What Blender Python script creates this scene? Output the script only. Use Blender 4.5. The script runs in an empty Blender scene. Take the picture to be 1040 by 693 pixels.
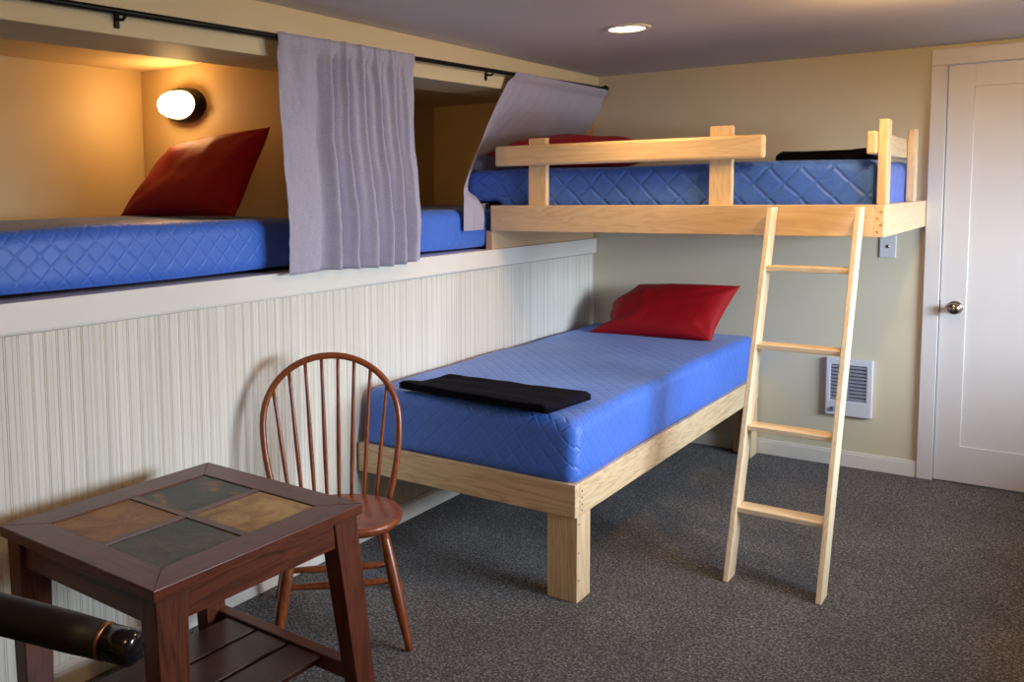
import bpy, bmesh, math, random
import numpy as np
from mathutils import Vector, Matrix, noise

random.seed(7)
sc = bpy.context.scene
COL = sc.collection
PI = math.pi

# ------------------------------------------------------------------ materials
def new_mat(name):
    m = bpy.data.materials.new(name); m.use_nodes = True
    nt = m.node_tree
    for n in list(nt.nodes): nt.nodes.remove(n)
    out = nt.nodes.new('ShaderNodeOutputMaterial')
    b = nt.nodes.new('ShaderNodeBsdfPrincipled')
    nt.links.new(b.outputs[0], out.inputs[0])
    return m, nt, b

def srgb(r, g, b):
    f = lambda c: (c/255/12.92) if c/255 <= .04045 else ((c/255+.055)/1.055)**2.4
    return (f(r), f(g), f(b), 1)

def coords(nt, scale=(1, 1, 1), rot=(0, 0, 0)):
    tc = nt.nodes.new('ShaderNodeTexCoord'); mp = nt.nodes.new('ShaderNodeMapping')
    mp.inputs['Scale'].default_value = scale; mp.inputs['Rotation'].default_value = rot
    nt.links.new(tc.outputs['Object'], mp.inputs[0])
    return mp.outputs[0]

def noise_node(nt, vec, scale, detail=3, rough=.55, dist=0):
    n = nt.nodes.new('ShaderNodeTexNoise')
    n.inputs['Scale'].default_value = scale; n.inputs['Detail'].default_value = detail
    n.inputs['Roughness'].default_value = rough; n.inputs['Distortion'].default_value = dist
    nt.links.new(vec, n.inputs['Vector'])
    return n.outputs['Fac']

def ramp(nt, fac, stops):
    r = nt.nodes.new('ShaderNodeValToRGB'); e = r.color_ramp.elements
    while len(e) < len(stops): e.new(.5)
    for i, (p, c) in enumerate(stops): e[i].position = p; e[i].color = c
    nt.links.new(fac, r.inputs[0])
    return r.outputs[0]

def bump(nt, b, h, strength=.3, dist=.01):
    n = nt.nodes.new('ShaderNodeBump'); n.inputs['Strength'].default_value = strength
    n.inputs['Distance'].default_value = dist
    nt.links.new(h, n.inputs['Height']); nt.links.new(n.outputs[0], b.inputs['Normal'])

def plain(name, col, rough=.5, metal=0, var=.08, nscale=6, bstr=0, bscale=200, bdist=.002, spec=.5, sheen=0):
    m, nt, b = new_mat(name)
    v = coords(nt)
    lo = tuple(c*(1-var) for c in col[:3]) + (1,); hi = tuple(min(1, c*(1+var)) for c in col[:3]) + (1,)
    nt.links.new(ramp(nt, noise_node(nt, v, nscale), [(.3, lo), (.7, hi)]), b.inputs['Base Color'])
    b.inputs['Roughness'].default_value = rough; b.inputs['Metallic'].default_value = metal
    b.inputs['Specular IOR Level'].default_value = spec
    if sheen:
        b.inputs['Sheen Weight'].default_value = sheen; b.inputs['Sheen Roughness'].default_value = .4
    if bstr: bump(nt, b, noise_node(nt, v, bscale, 2), bstr, bdist)
    return m

def wood(name, axis, light, dark, rough=.45, ring=9, knots=True):
    """straight-grained board, grain along the axis"""
    m, nt, b = new_mat(name)
    s = [ring, ring, ring]; s['xyz'.index(axis)] = ring*.09
    v = coords(nt, tuple(s))
    n1 = noise_node(nt, v, 1.0, 3, .5, 1.4)
    w = nt.nodes.new('ShaderNodeMath'); w.operation = 'MULTIPLY'; w.inputs[1].default_value = 9
    nt.links.new(n1, w.inputs[0])
    fr = nt.nodes.new('ShaderNodeMath'); fr.operation = 'PINGPONG'; fr.inputs[1].default_value = .5
    nt.links.new(w.outputs[0], fr.inputs[0])
    s2 = [260, 260, 260]; s2['xyz'.index(axis)] = 7
    v2 = coords(nt, tuple(s2)); n2 = noise_node(nt, v2, 1, 2)
    ad = nt.nodes.new('ShaderNodeMath'); ad.operation = 'MULTIPLY_ADD'
    nt.links.new(n2, ad.inputs[0]); ad.inputs[1].default_value = .45; nt.links.new(fr.outputs[0], ad.inputs[2])
    nt.links.new(ramp(nt, ad.outputs[0], [(.12, dark), (.5, light), (.95, tuple(min(1, c*1.08) for c in light[:3])+(1,))]), b.inputs['Base Color'])
    b.inputs['Roughness'].default_value = rough
    bump(nt, b, n2, .12, .001)
    return m

M = {}
PL, PD = srgb(232, 206, 164), srgb(221, 188, 142)
for ax in 'xyz':
    M['pine_'+ax] = wood('pine_'+ax, ax, PL, PD, .42)
    M['ash_'+ax] = wood('ash_'+ax, ax, srgb(224, 198, 160), srgb(196, 162, 122), .45, ring=11)
    M['mahogany_'+ax] = wood('mahogany_'+ax, ax, srgb(94, 46, 28), srgb(54, 25, 15), .32, ring=14)
    M['cherry_'+ax] = wood('cherry_'+ax, ax, srgb(134, 68, 34), srgb(92, 42, 20), .3, ring=14)
for ax in 'xyz': M['birch_'+ax] = wood('birch_'+ax, ax, srgb(242, 224, 190), srgb(232, 206, 164), .4)
M['darkwood'] = wood('darkwood', 'y', srgb(62, 28, 18), srgb(34, 15, 10), .3, ring=14)
M['wall'] = plain('wall_paint', srgb(212, 204, 180), .7, var=.02, nscale=2, bstr=.08, bscale=90, bdist=.002)
M['alcove'] = plain('alcove_paint', srgb(214, 188, 140), .5, var=.03, nscale=2, bstr=.05, bscale=90)
M['ceiling'] = plain('ceiling_paint', srgb(218, 212, 212), .8, var=.02, nscale=2, bstr=.1, bscale=120)
M['trim'] = plain('trim_gloss', srgb(230, 226, 218), .35, var=.015, nscale=3)
M['trimcream'] = plain('trim_cream', srgb(222, 206, 166), .55, var=.02, nscale=3)
M['door'] = plain('door_paint', srgb(216, 215, 217), .4, var=.015, nscale=3)
M['black'] = plain('black_metal', srgb(22, 21, 22), .4, metal=.6, var=.1)
M['nickel'] = plain('satin_nickel', srgb(150, 140, 130), .25, metal=1, var=.05)
M['screw'] = plain('screw_steel', srgb(110, 84, 55), .4, metal=.5, var=.05)
M['brass'] = plain('brass', srgb(150, 105, 70), .35, metal=.9, var=.05)
M['gloss_black'] = plain('gloss_black', srgb(20, 20, 24), .15, var=.05)
M['dowel'] = plain('dowel_end', srgb(196, 152, 98), .5, var=.05)
M['plastic'] = plain('white_plastic', srgb(214, 216, 222), .35, var=.01)
M['grille'] = plain('grille_grey', srgb(150, 153, 166), .4, var=.03)
M['grille_dark'] = plain('grille_cavity', srgb(40, 40, 46), .6, var=.03)
M['hide'] = plain('dark_leather', srgb(20, 16, 15), .5, var=.15, nscale=20, bstr=.15, bscale=180)
M['navy'] = plain('navy_fleece', srgb(15, 15, 27), .95, var=.25, nscale=60, bstr=.5, bscale=400, bdist=.003, spec=.1)
M['charcoal'] = plain('black_fleece', srgb(13, 12, 17), .95, var=.25, nscale=60, bstr=.5, bscale=400, bdist=.003, spec=.1)
M['underlay'] = plain('plywood', srgb(150, 112, 72), .7, var=.1)
M['underlay_dark'] = M['underlay']
M['plinth'] = plain('plinth_board', srgb(206, 176, 142), .55, var=.05)

def cloth(name, col, rough=.6, bstr=.25, bscale=500, sheen=.25, var=.05, wr=0, spec=.3):
    m, nt, b = new_mat(name)
    v = coords(nt)
    lo = tuple(c*(1-var) for c in col[:3]) + (1,); hi = tuple(min(1, c*(1+var)) for c in col[:3]) + (1,)
    nt.links.new(ramp(nt, noise_node(nt, v, 7), [(.3, lo), (.7, hi)]), b.inputs['Base Color'])
    b.inputs['Roughness'].default_value = rough
    b.inputs['Specular IOR Level'].default_value = spec
    b.inputs['Sheen Weight'].default_value = sheen
    h = noise_node(nt, v, bscale, 1)
    if wr:
        h2 = noise_node(nt, v, 14, 3, .6, 1.2)
        a = nt.nodes.new('ShaderNodeMath'); a.operation = 'MULTIPLY_ADD'
        nt.links.new(h2, a.inputs[0]); a.inputs[1].default_value = wr; nt.links.new(h, a.inputs[2]); h = a.outputs[0]
    bump(nt, b, h, bstr, .003)
    return m
def quilt(name, col, pitch, depth):
    """stitched diamonds: two sets of diagonal seam lines pressed into the cloth, pitch in metres"""
    m, nt, b = new_mat(name)
    tc = nt.nodes.new('ShaderNodeTexCoord'); hs_ = []
    nz = nt.nodes.new('ShaderNodeTexNoise'); nz.inputs['Scale'].default_value = 9; nz.inputs['Detail'].default_value = 2
    nt.links.new(tc.outputs['Object'], nz.inputs['Vector'])
    for ang in (45, -45):
        mp = nt.nodes.new('ShaderNodeMapping'); mp.inputs['Rotation'].default_value = (0, 0, math.radians(ang)); mp.inputs['Scale'].default_value = (1/pitch,)*3
        nt.links.new(tc.outputs['UV'], mp.inputs[0])
        sp = nt.nodes.new('ShaderNodeSeparateXYZ'); nt.links.new(mp.outputs[0], sp.inputs[0])
        wb = nt.nodes.new('ShaderNodeMath'); wb.operation = 'MULTIPLY_ADD'; nt.links.new(nz.outputs['Fac'], wb.inputs[0]); wb.inputs[1].default_value = .22
        nt.links.new(sp.outputs[0], wb.inputs[2])
        pp = nt.nodes.new('ShaderNodeMath'); pp.operation = 'PINGPONG'; pp.inputs[1].default_value = .5
        nt.links.new(wb.outputs[0], pp.inputs[0])
        mr = nt.nodes.new('ShaderNodeMapRange'); mr.interpolation_type = 'SMOOTHSTEP'
        mr.inputs[1].default_value = 0; mr.inputs[2].default_value = .13; nt.links.new(pp.outputs[0], mr.inputs[0])
        hs_.append(mr.outputs[0])
    mn = nt.nodes.new('ShaderNodeMath'); mn.operation = 'MULTIPLY'; nt.links.new(hs_[0], mn.inputs[0]); nt.links.new(hs_[1], mn.inputs[1])
    v = coords(nt)
    n2 = noise_node(nt, v, 16, 4, .6, 1.5)
    a = nt.nodes.new('ShaderNodeMath'); a.operation = 'MULTIPLY_ADD'; nt.links.new(n2, a.inputs[0]); a.inputs[1].default_value = .9; nt.links.new(mn.outputs[0], a.inputs[2])
    lo = tuple(c*.95 for c in col[:3])+(1,); hi = tuple(min(1, c*1.05) for c in col[:3])+(1,)
    nt.links.new(ramp(nt, noise_node(nt, v, 7), [(.3, lo), (.7, hi)]), b.inputs['Base Color'])
    b.inputs['Roughness'].default_value = .48; b.inputs['Sheen Weight'].default_value = .15
    bump(nt, b, a.outputs[0], .55, depth)
    return m
M['quilt'] = quilt('quilted_blue_fine', srgb(62, 112, 214), .052, .0026)
M['quilt_wide'] = quilt('quilted_blue_wide', srgb(62, 112, 214), .088, .007)
M['satin'] = cloth('red_satin', srgb(160, 6, 20), .6, .25, 500, .0, .05, 3.0, spec=.3)

# carpet
m, nt, b = new_mat('carpet'); v = coords(nt)
n1 = noise_node(nt, v, 120, 3, .6); n2 = noise_node(nt, v, 3.2, 3, .6); n3 = noise_node(nt, v, 420, 1)
c1 = ramp(nt, n1, [(.33, srgb(28, 28, 30)), (.5, srgb(84, 83, 85)), (.67, srgb(160, 157, 158))])
c2 = ramp(nt, n2, [(.35, (.78, .78, .78, 1)), (.65, (1.1, 1.1, 1.1, 1))])
mx = nt.nodes.new('ShaderNodeMixRGB'); mx.blend_type = 'MULTIPLY'; mx.inputs[0].default_value = 1
nt.links.new(c1, mx.inputs[1]); nt.links.new(c2, mx.inputs[2]); nt.links.new(mx.outputs[0], b.inputs['Base Color'])
b.inputs['Roughness'].default_value = 1; b.inputs['Specular IOR Level'].default_value = .05
b.inputs['Sheen Weight'].default_value = .2
ad = nt.nodes.new('ShaderNodeMath'); ad.operation = 'ADD'; nt.links.new(n1, ad.inputs[0]); nt.links.new(n3, ad.inputs[1])
bump(nt, b, ad.outputs[0], .9, .008)
M['carpet'] = m

# beadboard paint: cream with brushed vertical streaks
m, nt, b = new_mat('beadboard_paint')
v = coords(nt, (1, 75, .5)); n1 = noise_node(nt, v, 1, 2, .6)
v2 = coords(nt, (1, 260, .8)); n2 = noise_node(nt, v2, 1, 2, .6)
ad = nt.nodes.new('ShaderNodeMath'); ad.operation = 'MULTIPLY_ADD'
nt.links.new(n2, ad.inputs[0]); ad.inputs[1].default_value = .7
nt.links.new(n1, ad.inputs[2])
nt.links.new(ramp(nt, ad.outputs[0], [(.6, srgb(204, 201, 192)), (.82, srgb(219, 214, 202)), (1.0, srgb(229, 224, 213))]), b.inputs['Base Color'])
b.inputs['Roughness'].default_value = .45
M['bead'] = m

# curtain: lavender grey fine check
m, nt, b = new_mat('curtain_check')
v = coords(nt)
nt.links.new(ramp(nt, noise_node(nt, v, 260, 2, .6), [(.35, srgb(164, 160, 180)), (.65, srgb(184, 180, 199))]), b.inputs['Base Color'])
b.inputs['Roughness'].default_value = .9; b.inputs['Sheen Weight'].default_value = .2; b.inputs['Specular IOR Level'].default_value = .15
bump(nt, b, noise_node(nt, v, 40, 4, .7), .25, .004)
M['curtain'] = m

def slate(name, a, c, d, sc_=7, lo=.42, hi=.62):
    m, nt, b = new_mat(name); v = coords(nt)
    n = noise_node(nt, v, sc_*1.5, 8, .7, .5)
    nt.links.new(ramp(nt, n, [(lo-.1, a), ((lo+hi)/2, c), (hi, d)]), b.inputs['Base Color'])
    b.inputs['Roughness'].default_value = .5
    bump(nt, b, noise_node(nt, v, 40, 5, .7), .35, .004)
    return m
M['slate_dark'] = slate('slate_dark', srgb(58, 64, 58), srgb(72, 76, 68), srgb(94, 90, 72))
M['slate_mix'] = slate('slate_mixed', srgb(66, 72, 68), srgb(74, 80, 76), srgb(150, 106, 58), 5, .5, .64)
M['slate_rust'] = slate('slate_rust', srgb(66, 58, 52), srgb(140, 92, 46), srgb(158, 112, 60), 6, .42, .60)
M['slate_tan'] = slate('slate_tan', srgb(120, 88, 48), srgb(168, 134, 80), srgb(188, 160, 104), 7)

def emis(name, col, strength):
    m, nt, b = new_mat(name)
    b.inputs['Base Color'].default_value = (.9, .9, .9, 1)
    b.inputs['Emission Color'].default_value = col; b.inputs['Emission Strength'].default_value = strength
    return m
M['lamp_lens'] = emis('lamp_lens', (1, .60, .24, 1), 34)
M['can_lens'] = emis('can_lens', (1, .70, .40, 1), 14)
m, nt, b = new_mat('window_glass')
for n in list(nt.nodes): nt.nodes.remove(n)
out = nt.nodes.new('ShaderNodeOutputMaterial'); tr = nt.nodes.new('ShaderNodeBsdfTransparent'); gl = nt.nodes.new('ShaderNodeBsdfGlossy')
gl.inputs['Roughness'].default_value = .02; mx = nt.nodes.new('ShaderNodeMixShader'); mx.inputs[0].default_value = .06
nt.links.new(tr.outputs[0], mx.inputs[1]); nt.links.new(gl.outputs[0], mx.inputs[2]); nt.links.new(mx.outputs[0], out.inputs[0])
M['glass'] = m

# ------------------------------------------------------------------ geometry helpers (world coordinates)
class G:
    """collects geometry into one mesh"""
    def __init__(s): s.v = []; s.f = []; s.sm = []; s.uv = []
    def add(s, vs, fs, smooth=False):
        k = len(s.v); s.v += [tuple(p) for p in vs]; s.f += [tuple(i+k for i in f) for f in fs]; s.sm += [smooth]*len(fs)
        return s
    def bm(s, bm, smooth=False):
        bm.verts.index_update()
        s.add([v.co[:] for v in bm.verts], [[v.index for v in f.verts] for f in bm.faces], smooth); bm.free(); return s
    def hexa(s, p, bev=.003, seg=2):
        """8 corners: bottom ccw 4, top ccw 4"""
        bm = bmesh.new(); vs = [bm.verts.new(q) for q in p]
        for f in ((3, 2, 1, 0), (4, 5, 6, 7), (0, 1, 5, 4), (1, 2, 6, 5), (2, 3, 7, 6), (3, 0, 4, 7)): bm.faces.new([vs[i] for i in f])
        bmesh.ops.recalc_face_normals(bm, faces=bm.faces)
        if bev: bmesh.ops.bevel(bm, geom=list(bm.edges), offset=bev, segments=seg, profile=.5, affect='EDGES', clamp_overlap=True)
        return s.bm(bm)
    def box(s, x0, x1, y0, y1, z0, z1, bev=.003, T=None):
        p = [Vector(q) for q in ((x0, y0, z0), (x1, y0, z0), (x1, y1, z0), (x0, y1, z0), (x0, y0, z1), (x1, y0, z1), (x1, y1, z1), (x0, y1, z1))]
        if T: p = [T @ q for q in p]
        return s.hexa(p, bev)
    def tube(s, path, rad, n=12, cap=True):
        P = [Vector(p) for p in path]; R = rad if isinstance(rad, (list, tuple)) else [rad]*len(P)
        t0 = (P[1]-P[0]).normalized(); a = t0.orthogonal().normalized(); vs = []
        for i, p in enumerate(P):
            t = (P[min(i+1, len(P)-1)]-P[max(i-1, 0)]).normalized()
            a = (a-t*a.dot(t)).normalized(); bb = t.cross(a)
            for k in range(n):
                c = 2*PI*k/n; vs.append(p+(a*math.cos(c)+bb*math.sin(c))*R[i])
        fs = [(i*n+k, i*n+(k+1) % n, (i+1)*n+(k+1) % n, (i+1)*n+k) for i in range(len(P)-1) for k in range(n)]
        if cap: fs += [tuple(range(n))[::-1], tuple(range((len(P)-1)*n, len(P)*n))]
        return s.add(vs, fs, True)
    def lathe(s, prof, c, axis=(0, 0, 1), n=24, sx=1, sy=1):
        """profile (r, h) revolved about the axis through c"""
        ax = Vector(axis).normalized(); q = Vector((0, 0, 1)).rotation_difference(ax) if abs(ax.z+1) > 1e-6 else Matrix.Rotation(PI, 3, 'X').to_quaternion()
        vs = []
        for r, h in prof:
            for k in range(n):
                a = 2*PI*k/n; vs.append(Vector(c)+q @ Vector((r*math.cos(a)*sx, r*math.sin(a)*sy, h)))
        fs = [(i*n+k, i*n+(k+1) % n, (i+1)*n+(k+1) % n, (i+1)*n+k) for i in range(len(prof)-1) for k in range(n)]
        fs += [tuple(range(n))[::-1], tuple(range((len(prof)-1)*n, len(prof)*n))]
        return s.add(vs, fs, True)
    def grid(s, fn, nu, nv, smooth=True, flip=False):
        vs = [fn(i/nu, j/nv) for j in range(nv+1) for i in range(nu+1)]
        fs = []
        for j in range(nv):
            for i in range(nu):
                a = j*(nu+1)+i; q = (a, a+1, a+nu+2, a+nu+1); fs.append(q[::-1] if flip else q)
        return s.add(vs, fs, smooth)

def obj(name, g, m, parent=None, origin=None):
    """links the collected geometry as ONE mesh object; world coordinates in, local to its thing out"""
    V = np.array(g.v, dtype=float)
    if origin is None:
        if parent is not None: origin = Vector((0, 0, 0))
        else: origin = Vector(((V[:, 0].min()+V[:, 0].max())/2, (V[:, 1].min()+V[:, 1].max())/2, V[:, 2].min()))
    base = Vector(origin); p = parent
    while p is not None: base = base+p.location; p = p.parent
    me = bpy.data.meshes.new(name)
    me.from_pydata((V-np.array(base[:])).tolist(), [], g.f)
    me.polygons.foreach_set('use_smooth', g.sm)
    me.materials.append(M[m]); me.update()
    if any(g.sm):
        bm = bmesh.new(); bm.from_mesh(me); bmesh.ops.recalc_face_normals(bm, faces=bm.faces); bm.to_mesh(me); bm.free()
    o = bpy.data.objects.new(name, me); COL.objects.link(o)
    if parent is not None: o.parent = parent
    o.location = origin
    return o

def tag(o, label, cat, group=None):
    o['label'] = label; o['category'] = cat
    if group: o['group'] = group
    return o
def thing(name, loc, label, cat, group=None):
    o = bpy.data.objects.new(name, None); COL.objects.link(o); o.location = loc; o.empty_display_size = .1
    return tag(o, label, cat, group)
def struct(name, g, m, parent=None):
    o = obj(name, g, m, parent)
    if parent is None: o['kind'] = 'structure'
    return o
def lerp(a, b, t): return a+(b-a)*t

# ------------------------------------------------------------------ room dimensions (metres)
H = 2.13; XR = 3.42; YF = -6.3; AX = -1.17
ZL = 1.168
# ------------------------------------------------------------------ setting
struct('floor', G().box(AX-.1, XR+.1, YF-.1, .1, -.06, 0, 0), 'carpet')
struct('ceiling', G().box(-.02, XR+.1, YF-.1, .1, H, H+.08, 0), 'ceiling')
# back wall with the door opening
D0, D1, D2, ZD = 1.757, 1.83, 2.60, 2.03
g = G(); g.box(-.0, D1-.02, 0, .12, 0, H, 0); g.box(D1-.02, D2+.02, 0, .12, ZD+.02, H, 0); g.box(D2+.02, XR+.1, 0, .12, 0, H, 0)
struct('wall_back', g, 'wall')
# right wall with the window
WY0, WY1, WZ0, WZ1 = -2.9, -.45, .85, 1.65
g = G()
g.box(XR, XR+.12, YF, WY0, 0, H, 0); g.box(XR, XR+.12, WY1, .1, 0, H, 0)
g.box(XR, XR+.12, WY0, WY1, 0, WZ0, 0); g.box(XR, XR+.12, WY0, WY1, WZ1, H, 0)
struct('wall_right', g, 'wall')
struct('wall_front', G().box(AX-.1, XR+.1, YF-.1, YF, 0, H, 0), 'wall')
# left wall: beadboard below the bunks, real beads and grooves
prof = []   # (y, x)
y = YF; pitch = .0405
while y < -.002:
    y1 = min(y+pitch, 0)
    prof += [(y, -.0018), (y+.0014, 0), (y+pitch*.5-.0012, 0), (y+pitch*.5, -.0010), (y+pitch*.5+.0012, 0), (y1-.007, 0), (y1-.006, -.0016), (y1-.005, .0004), (y1-.0022, .0004)]
    y = y1
prof.append((0, -.0018)); prof = [p for p in prof if p[0] <= 0]
vs = []; fs = []
for (py, px) in prof: vs += [(px, py, .0), (px, py, ZL-.04)]
for i in range(len(prof)-1): fs.append((2*i, 2*i+1, 2*i+3, 2*i+2))
g = G().add(vs, [f[::-1] for f in fs]); g.box(-.09, -.012, YF, 0, 0, ZL-.04, 0)
struct('wall_left', g, 'bead')
# bunk ledge: fascia board with a slim nosing, and the platform inside
g = G(); g.box(-.03, .022, YF, -.001, 1.083, ZL, .002); g.box(-.12, .001, YF, -.001, ZL-.03, ZL-.001, 0)
g.tube([(.004, YF, 1.079), (.004, -.001, 1.079)], .0055, 8)
struct('trim_ledge', g, 'trim')
struct('floor_alcove', G().box(AX-.02, -.09, YF, 0, ZL-.04, ZL-.004, 0), 'underlay')
# header beam above the bunk openings (its underside falls a little to the near end)
def hdr(y, o=0): return 1.963+(1.928-1.963)*(y+1.2)/(-3.772+1.2)+o
def beam(g, x0, x1, za, zb, bev=.002):
    """za, zb functions of y"""
    ys = (YF, -.001)
    g.hexa([(x0, ys[0], za(ys[0])), (x1, ys[0], za(ys[0])), (x1, ys[1], za(ys[1])), (x0, ys[1], za(ys[1])),
            (x0, ys[0], zb(ys[0])), (x1, ys[0], zb(ys[0])), (x1, ys[1], zb(ys[1])), (x0, ys[1], zb(ys[1]))], bev)
g = G(); beam(g, -.25, .028, lambda y: hdr(y, .01), lambda y: H)
struct('wall_left_header', g, 'trimcream')
g = G(); beam(g, -.25, .04, lambda y: hdr(y), lambda y: hdr(y, .062), .004)
beam(g, .02, .046, lambda y: hdr(y, .062), lambda y: hdr(y, .074), .003)
struct('trim_header', g, 'trimcream')
# alcove shell
struct('wall_alcove_back', G().box(AX-.1, AX, YF, .1, 1.1, H, 0), 'alcove')
struct('ceiling_alcove', G().box(AX-.05, -.2, YF, .1, 2.03, 2.09, 0), 'alcove')
struct('wall_alcove_partition', G().box(AX, -.03, -2.4, -2.31, ZL-.004, 2.03, 0), 'alcove')
struct('wall_alcove_end', G().box(AX, 0, 0, .1, 1.1, H, 0), 'alcove')
# skirting
def skirt(g, pts):
    (x0, y0), (x1, y1), nx, ny = pts
    for z0, z1, t in ((0, .07, .014), (.07, .082, .009)):
        a = [(x0, y0), (x1, y1), (x1+nx*t, y1+ny*t), (x0+nx*t, y0+ny*t)]
        g.hexa([(p[0], p[1], z0) for p in a]+[(p[0], p[1], z1) for p in a], .0015)
g = G(); skirt(g, ((.0, 0), (D0, 0), 0, -1)); struct('baseboard_back', g, 'trim')
g = G(); skirt(g, ((D2+.09, 0), (XR, 0), 0, -1)); skirt(g, ((XR, 0), (XR, YF), -1, 0)); struct('baseboard_right', g, 'trim')
g = G(); skirt(g, ((.0, 0), (.0, YF), 1, 0)); struct('baseboard_left', g, 'trim')
# door casing
g = G()
g.box(D0, D1-.004, -.02, .02, 0, ZD+.004, .003); g.box(D2+.004, D2+.077, -.02, .02, 0, ZD+.004, .003)
g.box(D0, D2+.077, -.02, .02, ZD+.004, ZD+.08, .003)
g.box(D1-.02, D1-.004, .0, .12, 0, ZD+.02, 0); g.box(D2+.004, D2+.02, 0, .12, 0, ZD+.02, 0); g.box(D1-.02, D2+.02, 0, .12, ZD+.006, ZD+.02, 0)
struct('trim_door', g, 'door')
# door leaf: one large recessed panel
d = bpy.data.objects.new('door_1', None); COL.objects.link(d); d.location = (D1, 0, 0); d['kind'] = 'structure'
PX0, PX1, PZ0, PZ1 = 1.938, D2-.108, .187, 1.925
g = G(); ya, yb = -.006, .032
g.box(D1, PX0, ya, yb, .006, ZD, .002); g.box(PX1, D2, ya, yb, .006, ZD, .002)
g.box(PX0-.001, PX1+.001, ya, yb, .006, PZ0, .002); g.box(PX0-.001, PX1+.001, ya, yb, PZ1, ZD, .002)
obj('door_frame', g, 'door', d)
g = G(); g.box(PX0-.004, PX1+.004, .003, .026, PZ0-.004, PZ1+.004, 0)
obj('door_panel', g, 'door', d)
g = G(); K = Vector((1.893, ya, .868))
g.lathe([(.0, 0), (.033, 0), (.033, .003), (.029, .008), (.012, .011), (.0105, .032), (.016, .037), (.025, .043), (.0285, .052), (.027, .062), (.019, .068), (.008, .0705), (0, .071)], K, (0, -1, 0), 28)
h = obj('door_knob', g, 'nickel', d); h['label'] = 'brushed nickel round knob'
g = G(); g.box(D1-.0035, D1+.0015, ya-.0015, .0, .84, .90, .0005)
obj('latch_plate', g, 'nickel', d)
# window in the right wall (daylight)
w = bpy.data.objects.new('window_1', None); COL.objects.link(w); w.location = (XR, (WY0+WY1)/2, WZ0); w['kind'] = 'structure'
g = G()
for a, b_ in ((WY0, WY0+.05), (WY1-.05, WY1), ((WY0+WY1)/2-.02, (WY0+WY1)/2+.02)): g.box(XR+.03, XR+.08, a, b_, WZ0, WZ1, .003)
for a, b_ in ((WZ0, WZ0+.05), (WZ1-.05, WZ1)): g.box(XR+.03, XR+.08, WY0, WY1, a, b_, .003)
g.box(XR-.05, XR+.05, WY0-.05, WY1+.05, WZ0-.03, WZ0, .004)
for a, b_ in ((WY0-.07, WY0), (WY1, WY1+.07)): g.box(XR-.018, XR+.0, a, b_, WZ0-.03, WZ1+.07, .003)
g.box(XR-.018, XR, WY0-.07, WY1+.07, WZ1, WZ1+.07, .003)
obj('window_frame', g, 'trim', w)
g = G(); g.box(XR+.052, XR+.056, WY0+.03, WY1-.03, WZ0+.03, WZ1-.03, 0); obj('pane', g, 'glass', w)

# ------------------------------------------------------------------ mattresses
def rbox(x0, x1, y0, y1, z0, z1, r, step=.0125, quilt=.05, amp=.0035, puff=.008, seed=0, slump=None):
    """rounded, quilted block: diamond stitching pressed in along both diagonals"""
    c = np.array([(x0+x1)/2, (y0+y1)/2, (z0+z1)/2]); hs = np.array([(x1-x0)/2, (y1-y0)/2, (z1-z0)/2])
    n = np.maximum(np.round(2*hs/step).astype(int), 6)
    rng = np.random.RandomState(seed); ph = rng.rand(8)*6.28
    g = G()
    for ax in range(3):
        for sgn in (-1, 1):
            if ax == 2 and sgn == -1:
                nu, nv = 6, 6
            else:
                nu, nv = n[(ax+1) % 3], n[(ax+2) % 3]
            u, v = np.meshgrid(np.linspace(-1, 1, nu+1), np.linspace(-1, 1, nv+1))
            p = np.zeros((u.size, 3)); p[:, ax] = sgn; p[:, (ax+1) % 3] = u.ravel(); p[:, (ax+2) % 3] = v.ravel()
            P = p*hs
            inner = hs-r; q = np.clip(P, -inner, inner); dlt = P-q
            L = np.linalg.norm(dlt, axis=1); L[L < 1e-9] = 1
            N = dlt/L[:, None]
            nz = np.linalg.norm(dlt, axis=1) < 1e-9
            N[nz] = 0; N[nz, ax] = sgn
            S = q+N*r
            W = S+c
            # unfolded pattern coordinates
            tu, tv = (ax+1) % 3, (ax+2) % 3
            a = (W[:, tu]+W[:, tv])/(quilt*1.414); bq = (W[:, tu]-W[:, tv])/(quilt*1.414)
            da = np.abs(a-np.round(a))*quilt; db = np.abs(bq-np.round(bq))*quilt
            dd = np.minimum(da, db)
            ed = np.minimum((1-np.abs(u.ravel()))*hs[tu], (1-np.abs(v.ravel()))*hs[tv])
            hgt = -amp*np.exp(-(dd/.006)**2)+amp*.35*np.minimum(1, dd/(quilt*.3))
            hgt = hgt*np.clip(ed/.035, 0, 1)
            lump = puff*(np.sin(W[:, 0]*5.1+ph[0])*np.sin(W[:, 1]*4.3+ph[1])+.6*np.sin(W[:, 0]*11+ph[2]+W[:, 2]*9)*np.sin(W[:, 1]*9.7+ph[3]+W[:, 2]*7))*.5
            # pulled wrinkles near the corners of the fitted cover
            W2 = W+N*(hgt+lump)[:, None]
            if slump is not None: W2 = slump(W2)
            if ax == 2 and sgn == -1: W2 = W
            fs = []
            for j in range(nv):
                for i in range(nu):
                    k = j*(nu+1)+i; qd = (k, k+1, k+nu+2, k+nu+1); fs.append(qd if sgn > 0 else qd[::-1])
            g.add(W2.tolist(), fs, True)
            g.uv += [(float(p), float(q)) for p, q in W[:, [tu, tv]]]
    return g
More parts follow.
